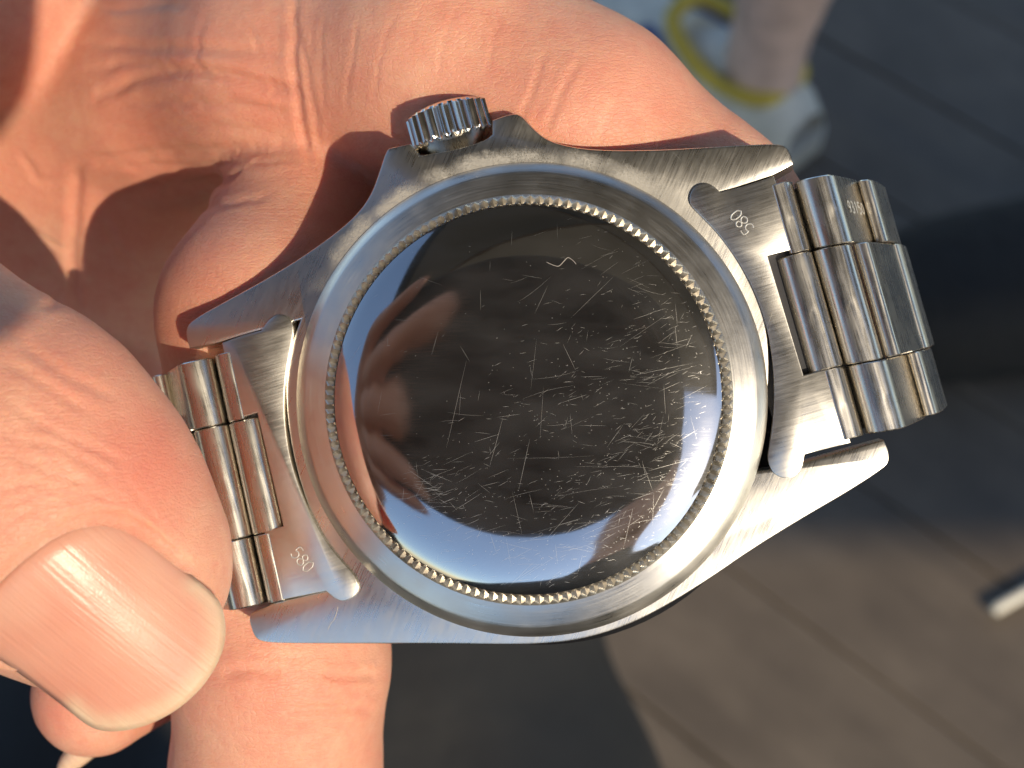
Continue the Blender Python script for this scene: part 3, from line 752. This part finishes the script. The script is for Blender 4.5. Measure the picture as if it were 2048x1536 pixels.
bmv = [(-bl / 2, -bw / 2, -.018), (bl / 2, -bw / 2, -.018), (bl / 2, bw / 2, -.018), (-bl / 2, bw / 2, -.018)]
c_ = .0015
bmv += [(x - math.copysign(c_, x), y - math.copysign(c_, y), 0) for x, y, _ in bmv[:4]]
bmv += [(x, y, -c_) for x, y, _ in bmv[:4]]
bfc = [(4, 5, 6, 7)] + [(8 + i, 8 + (i + 1) % 4, 4 + (i + 1) % 4, 4 + i) for i in range(4)] + [(i, (i + 1) % 4, 8 + (i + 1) % 4, 8 + i) for i in range(4)]
plank0 = mesh_obj('plank', bmv, bfc, M_BOARD, fl, None, 1)
rnd = random.Random(2); first = True
for r in range(-13, 14):
    off = rnd.uniform(-.9, .9)
    for q in range(-2, 3):
        o = plank0 if first else link(plank0.copy(), fl); first = False
        x = q * (bl + .003) + off; y = r * (bw + .002)
        o.location = (.1 + x * math.cos(pang) - y * math.sin(pang), .75 + x * math.sin(pang) + y * math.cos(pang), rnd.uniform(-.001, .001)); o.rotation_euler = (0, 0, pang)

# ------------------------------------------------------------------ things below, out of focus
def plain(name, col, rough=.7, bump=0, scale=40):
    t = NT(name); tc = t.n('TexCoord'); n = t.noise(tc.outputs['Object'], scale, 3)
    t.set(Base__Color=t.mix(t.rng(n, .3, .7, 0, 1), tuple(c * .8 for c in col) + (1,), tuple(min(1, c * 1.15) for c in col) + (1,)), Roughness=rough)
    if bump: t.bump(n, bump, .01)
    return t.m
M_LEG = plain('leg_skin', (.58, .40, .32), .5); M_WHITE = plain('shoe_white', (.60, .55, .45), .6); M_YEL = plain('shoe_yellow', (.52, .36, .04), .6); M_BLUE = plain('shoe_blue', (.03, .06, .22), .6)
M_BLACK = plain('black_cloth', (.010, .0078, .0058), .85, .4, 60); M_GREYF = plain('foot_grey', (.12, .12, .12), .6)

heel = floor_pt(1600, 318); toe = floor_pt(1290, 95); fd = (toe - heel); fd.z = 0; fd.normalize(); sdv = Vector((-fd.y, fd.x, 0))
ank = heel + fd * .062
def ell(c, a, b, ra, rb, n=20, sq=1.0):
    return [c + a * ra * math.copysign(abs(math.cos(t)) ** sq, math.cos(t)) + b * rb * math.copysign(abs(math.sin(t)) ** sq, math.sin(t)) for t in [2 * math.pi * k / n for k in range(n)]]
UPV = Vector((0, 0, 1))
leg_r = [ell(ank + UPV * z + fd * o, fd, sdv, r1, r2) for z, r1, r2, o in ((.06, .042, .032, .0), (.09, .040, .033, .0), (.14, .040, .034, -.004), (.2, .047, .042, -.008), (.28, .056, .052, -.014), (.36, .058, .055, -.014), (.44, .054, .052, -.004), (.5, .058, .056, 0), (.62, .066, .066, 0), (.8, .075, .075, 0))]
v, f = loft(leg_r); person = mesh_obj('person', v, f, M_LEG, None, 180, 1)
tag(person, 'bare lower leg of a person standing in a white and yellow sneaker', 'person')
SH = [(0, .028, .055), (.02, .036, .075), (.06, .038, .085), (.1, .036, .085), (.14, .038, .075), (.19, .044, .06), (.24, .046, .05), (.275, .036, .04), (.292, .014, .025)]
def shoe(parent, base, fd, sdv, upper_mat, name='sneaker'):
    up_r = [[base + fd * x + sdv * (w * math.cos(t)) + UPV * (.022 + max(0, (h - .02)) * max(0, math.sin(t)) ** .7) for t in np.linspace(-.0, math.pi, 17)] for x, w, h in SH]
    v, f = loft(up_r, close=False, cap=False); up = mesh_obj(name, v, f, upper_mat, parent, 180, 1)
    so = [[base + fd * x + sdv * ((w + .006) * math.cos(t)) + UPV * (.012 + .012 * math.copysign(1, math.sin(t)) * min(1, abs(math.sin(t)) * 6)) for t in np.linspace(0, 2 * math.pi, 24, endpoint=False)] for x, w, h in [(-.006, .016, 0)] + SH + [(.3, .006, 0)]]
    v, f = loft(so); mesh_obj('sole', v, f, M_WHITE, up, 40, 1)
    return up
sn = shoe(person, heel, fd, sdv, M_WHITE)
col = [heel + fd * x + sdv * y + UPV * z for x, y, z in ((.03, 0, .075), (.04, .030, .073), (.08, .038, .068), (.12, .038, .074), (.16, .024, .085), (.168, 0, .09), (.16, -.024, .085), (.12, -.038, .074), (.08, -.038, .068), (.04, -.030, .073))]
v, f = tube(catmull(col, 4, True) + [np.array(col[0])], .0085, 10); mesh_obj('collar', v, f, M_YEL, sn, 180, 1)
for s_ in (-1, 1):
    mb = MB(); mb.add(*tube([heel + fd * .12 + sdv * (s_ * .043) + UPV * .03, heel + fd * .15 + sdv * (s_ * .04) + UPV * .05, heel + fd * .19 + sdv * (s_ * .03) + UPV * .06], .009, 8)); mb.obj('side_stripe', M_BLUE, sn, 180, 1)
mb = MB(); mb.add(*tube([heel + fd * .17 + sdv * .02 + UPV * .085, heel + fd * .17 - sdv * .02 + UPV * .085], .006, 8)); mb.obj('lace', M_WHITE, sn, 180, 1)
h2 = floor_pt(760, -270); t2 = floor_pt(1275, 45); f2 = (t2 - h2); f2.z = 0; f2.normalize(); s2 = Vector((-f2.y, f2.x, 0))
sh2 = shoe(None, t2 - f2 * .285, f2, s2, M_BLACK, 'black_shoe'); tag(sh2, 'black shoe with a white sole edge beside the sneaker at the top', 'shoe')

def at_dist(px, py, d):                         # point on a pixel's line of sight, d metres from the lens along the axis
    return cam.matrix_world.translation + (AX * ((px - CX) / FPX) + AY * ((CY - py) / FPX) - AZ) * d
# black shape added in place of the deep floor shadow at the right edge
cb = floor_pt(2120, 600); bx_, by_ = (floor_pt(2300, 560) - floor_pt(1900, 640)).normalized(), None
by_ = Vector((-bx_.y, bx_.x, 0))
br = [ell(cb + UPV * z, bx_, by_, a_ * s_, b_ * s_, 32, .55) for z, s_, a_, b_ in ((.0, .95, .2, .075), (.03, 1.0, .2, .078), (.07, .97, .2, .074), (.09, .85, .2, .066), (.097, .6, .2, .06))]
v, f = loft(br); shadow_shape = mesh_obj('shadow_shape', v, f, M_BLACK, None, 180, 1); tag(shadow_shape, 'black shape standing in for the dark shadow on the floor at the right edge', 'shadow_shape')
p0 = floor_pt(1986, 1222, .008); p1 = floor_pt(2300, 1045, .008)
v, f = tube([np.array(p0 + (p1 - p0) * k) for k in (0, .006, .012, .3, 1)], [.0025, .004, .0046, .0046, .0046], 16)
rod = mesh_obj('white_rod', v, f, M_WHITE, None, 60, 1); tag(rod, 'thin white rod lying on the boards at the right edge', 'rod')

# ------------------------------------------------------------------ what the steel mirrors: telephone, the hand holding it, and canopies added for shade
tm = NT('phone_black'); tm.set(Base__Color=(.045, .04, .038, 1), Roughness=.55); M_PHONE = tm.m
tm = NT('phone_glass'); tm.set(Base__Color=(.012, .012, .014, 1), Roughness=.3); M_LENS = tm.m
phone = empty('telephone', MV @ Matrix.Translation((0, 0, .128))); tag(phone, 'black telephone taking the picture, seen only mirrored in the case back', 'telephone')
def slab(x0, x1, y0, y1, z0, z1, r, n=8):
    pts_ = []
    for cx_, cy_, a0 in ((x1 - r, y1 - r, 0), (x0 + r, y1 - r, 90), (x0 + r, y0 + r, 180), (x1 - r, y0 + r, 270)):
        pts_ += [(cx_ + r * math.cos(math.radians(a0 + 90 * k / n)), cy_ + r * math.sin(math.radians(a0 + 90 * k / n))) for k in range(n + 1)]
    q = offset_poly(pts_, .6)
    return loft([ring3(q, z0), ring3(pts_, z0 + .6), ring3(pts_, z1 - .6), ring3(q, z1)])
v, f = slab(-121, 29, -34, 39, 1.2, 9.5, 14); mesh_obj('body', v, f, M_PHONE, phone)
v, f = slab(-11, 26, -11, 29, -.6, 1.3, 8); cm = mesh_obj('camera_plate', v, f, M_PHONE, phone)
for x, y in ((16, -1), (16, 18), (0, 18)):
    v, f = lathe([(7.6, -.5), (7.6, -2.0), (6.8, -2.2), (.02, -2.0)], 40, False, x, y); mesh_obj('lens_ring', v, f, M_LENS, cm)
def grip_sdf(p):
    d = None
    for y, x1, r, zz in ((13, -46, 7.6, 119), (-4, -55, 8.0, 119.5), (-21, -56, 7.8, 119.5), (-37, -66, 6.8, 121)):
        c = chain(p, [((x1, y, zz), r * .88), ((x1 - 24, y - 1, zz - 3), r), ((x1 - 40, y - 3, zz), r * 1.1), ((-109, y * .8 - 4, 128), r * 1.15)], 3)
        d = c if d is None else smin(d, c, 1.2)
    pl = chain(p, [((-114, 12, 131), 11), ((-126, -30, 138), 14), ((-155, -60, 150), 18), ((-220, -110, 175), 24)], 8)
    pl = smin(pl, chain(p, [((-114, -30, 131), 11), ((-126, -30, 138), 14)], 8), 8)
    pl = smin(pl, chain(p, [((-78, 40, 128), 9), ((-112, 30, 133), 14), ((-128, -10, 138), 16)], 6), 6)
    th = chain(p, [((-126, -20, 140), 11), ((-100, 5, 149), 9.5), ((-75, 12, 147), 8)], 4)
    return smin(smin(d, pl, 5), th, 4)
MI = MV.inverted()
def cam_mm(w): q = MI @ Vector(w); return np.array(q) * 1000
K1, K2 = at_dist(715, 1250, .6), at_dist(90, 1290, .62)
def body_sdf(p):
    c = lambda *w: cam_mm(w)
    d = chain(p, [(c(.05, -0.470, 0.560), 145), (c(.05, -0.472, 0.800), 122), (c(.04, -0.465, 1.020), 122), (c(.035, -0.460, 1.120), 100)], 60)
    d = smin(d, chain(p, [(c(-.09, -0.460, 1.160), 50), (c(.035, -0.460, 1.200), 60), (c(.16, -0.460, 1.160), 50)], 40), 40)
    d = smin(d, chain(p, [(c(.035, -0.450, 1.230), 50), (c(.035, -0.400, 1.360), 48)], 20), 22)
    d = smin(d, smin(cone(p, c(.035, -0.390, 1.410), c(.035, -0.400, 1.470), 70, 80), cone(p, c(.035, -0.355, 1.350), c(.035, -0.360, 1.390), 44, 55), 25), 14)
    d = smin(d, cone(p, c(.035, -0.305, 1.395), c(.035, -0.310, 1.425), 13, 9), 10)
    for s_, k in ((1, K1), (-1, K2)):
        d = smin(d, chain(p, [(c(.06 + .09 * s_, -.42, .62), 95), (cam_mm(k), 82), (cam_mm((k[0], k[1] + .02, k[2] - .09)), 74), (cam_mm((k[0] + .01, k[1] - .05, .12)), 50)], 30), 30)
    d = smin(d, chain(p, [(c(.17, -0.460, 1.140), 50), (c(.28, -0.418, 0.900), 46), (c(.22, -0.180, 0.720), 40), (c(.16, -0.100, 0.680), 36)], 18), 25)
    d = smin(d, chain(p, [(c(-.10, -0.460, 1.140), 48), (c(-.32, -0.378, 0.900), 44), (c(-.30, -0.293, 0.990), 36), (np.array((-220, -110, 175)), 25)], 16), 18)
    return d
F, org = field(body_sdf, tuple(np.min([cam_mm(w) for w in ((-.5, -.85, 0), (.5, .4, 1.6), (-.5, .4, 0), (.5, -.85, 1.6))], 0) - 40), tuple(np.max([cam_mm(w) for w in ((-.5, -.85, 0), (.5, .4, 1.6), (-.5, .4, 0), (.5, -.85, 1.6))], 0) + 40), 11.0)
VB, QB = nets(F, org, 11.0); VB = relax(VB, QB, 2); VB, QB = refine(VB, QB); VB = relax(VB, QB, 1)
NB = vnormals(VB, QB)
if (NB * (VB - VB.mean(0))).sum() < 0: QB = QB[:, ::-1]; NB = -NB
W = (VB * .001) @ np.array(MV.to_3x3()).T + np.array(ORG)
VB = VB + NB * (4.0 * np.sin(W[:, 0] * 60 + 9 * W[:, 2]) * np.sin(W[:, 2] * 38 + W[:, 1] * 55))[:, None] * (W[:, 2] < 1.4)[:, None]
F, org = field(grip_sdf, (-260, -140, 100), (-34, 56, 205), 1.5)
V2, Q2 = nets(F, org, 1.5); V2 = relax(V2, Q2, 2)
if (vnormals(V2, Q2) * (V2 - V2.mean(0))).sum() < 0: Q2 = Q2[:, ::-1]
def person_mat():
    t = NT('photographer'); tc = t.n('TexCoord'); a = t.n('Attribute', _attribute_name='bare').outputs['Fac']; h = t.n('Attribute', _attribute_name='hair').outputs['Fac']
    n = t.noise(tc.outputs['Object'], 60, 3)
    cl = t.mix(n, (.010, .009, .0085, 1), (.018, .017, .016, 1))
    t.set(Base__Color=t.mix(h, t.mix(a, cl, (.62, .31, .21, 1)), (.02, .014, .01, 1)), Roughness=.75); t.bump(n, .3, .004); return t.m
VP = np.concatenate([VB, V2]); QP = np.concatenate([QB, Q2 + len(VB)])
phot = np_mesh('person', VP, QP, person_mat())
WP = (VP * .001) @ np.array(MV.to_3x3()).T + np.array(ORG)
bare = (WP[:, 2] > 1.27).astype(float); bare[len(VB):] = 1
hair = ((WP[:, 2] > 1.44) | ((WP[:, 2] > 1.35) & (WP[:, 1] < -.42))).astype(float); hair[len(VB):] = 0
for nm, val in (('bare', bare), ('hair', hair)): a = phot.data.attributes.new(nm, 'FLOAT', 'POINT'); a.data.foreach_set('value', val.astype(np.float32))
link(phot); phot.matrix_world = MV
tag(phot, 'seated person in black clothes taking the picture, black knees showing at the bottom edge', 'person')

def canvas_mat():
    t = NT('canvas'); tc = t.n('TexCoord'); n = t.noise(tc.outputs['Object'], 30, 3)
    c = t.mix(n, (.085, .075, .058, 1), (.11, .098, .076, 1))
    ms = t.n('MixShader', i0=.3, i1=t.n('BsdfDiffuse', Color=c).outputs[0], i2=t.n('BsdfTranslucent', Color=c).outputs[0])
    t.t.links.new(ms.outputs[0], t.out.inputs[0]); return t.m
M_CANVAS = canvas_mat(); M_WOOD = plain('pole_wood', (.18, .1, .05), .6)
def shade_canopy(cx_, cy_, hx, hy, zt, label, post):  # unseen canopy, added only to cast shade and darken reflections
    e = empty('shade_canopy', Matrix.Translation((cx_, cy_, 0))); tag(e, label, 'shade_canopy', 'canopies added for shade')
    cs = [(-hx, -hy), (hx, -hy), (hx, hy), (-hx, hy)]
    for i in range(4):
        (x0, y0), (x1, y1) = cs[i], cs[(i + 1) % 4]; N_ = 8; vv, ff = [], []
        for k in range(N_ + 1):
            t_ = k / N_
            for m in range(N_ + 1):
                u_ = m / N_; x = (x0 + (x1 - x0) * u_) * t_; y = (y0 + (y1 - y0) * u_) * t_
                vv.append((x, y, zt + .35 * (1 - t_) - .05 * math.sin(math.pi * t_) * math.sin(math.pi * u_)))
        for k in range(N_):
            for m in range(N_): a_ = k * (N_ + 1) + m; ff.append((a_, a_ + 1, a_ + N_ + 2, a_ + N_ + 1))
        pn = mesh_obj('canopy_panel', vv, ff, M_CANVAS, e, 180, 1)
        vv = [(x0, y0, zt), (x1, y1, zt), (x1 * 1.003, y1 * 1.003, zt - .16), (x0 * 1.003, y0 * 1.003, zt - .16)]
        mesh_obj('valance', vv, [(0, 1, 2, 3)], M_CANVAS, pn, None, 1)
        v, f = tube([(0, 0, zt + .3), (x0, y0, zt - .02)], .012, 8); mesh_obj('rib', v, f, M_WOOD, e, 60, 1)
    px_, py_ = post                            # side post and overhead arm
    v, f = tube(catmull([(px_, py_, 0), (px_, py_, 1.6), (px_, py_, zt + .35), (px_ * .9, py_ * .9, zt + .62), (px_ * .5, py_ * .5, zt + .62), (0, 0, zt + .56)], 5), .03, 14); mesh_obj('pole', v, f, M_WOOD, e, 60, 1)
    v, f = tube([(0, 0, zt + .3), (0, 0, zt + .6)], .025, 12); mesh_obj('hub', v, f, M_WOOD, e, 60, 1)
shade_canopy(.1, .2, .9, .98, 2.4, 'olive canopy added out of view above the watch to darken what the steel mirrors', (-2.5, .9))
shade_canopy(2.65, -.85, 1.25, 1.3, 2.3, 'olive canopy added out of view to the right to shade the far floor', (1.9, .9))
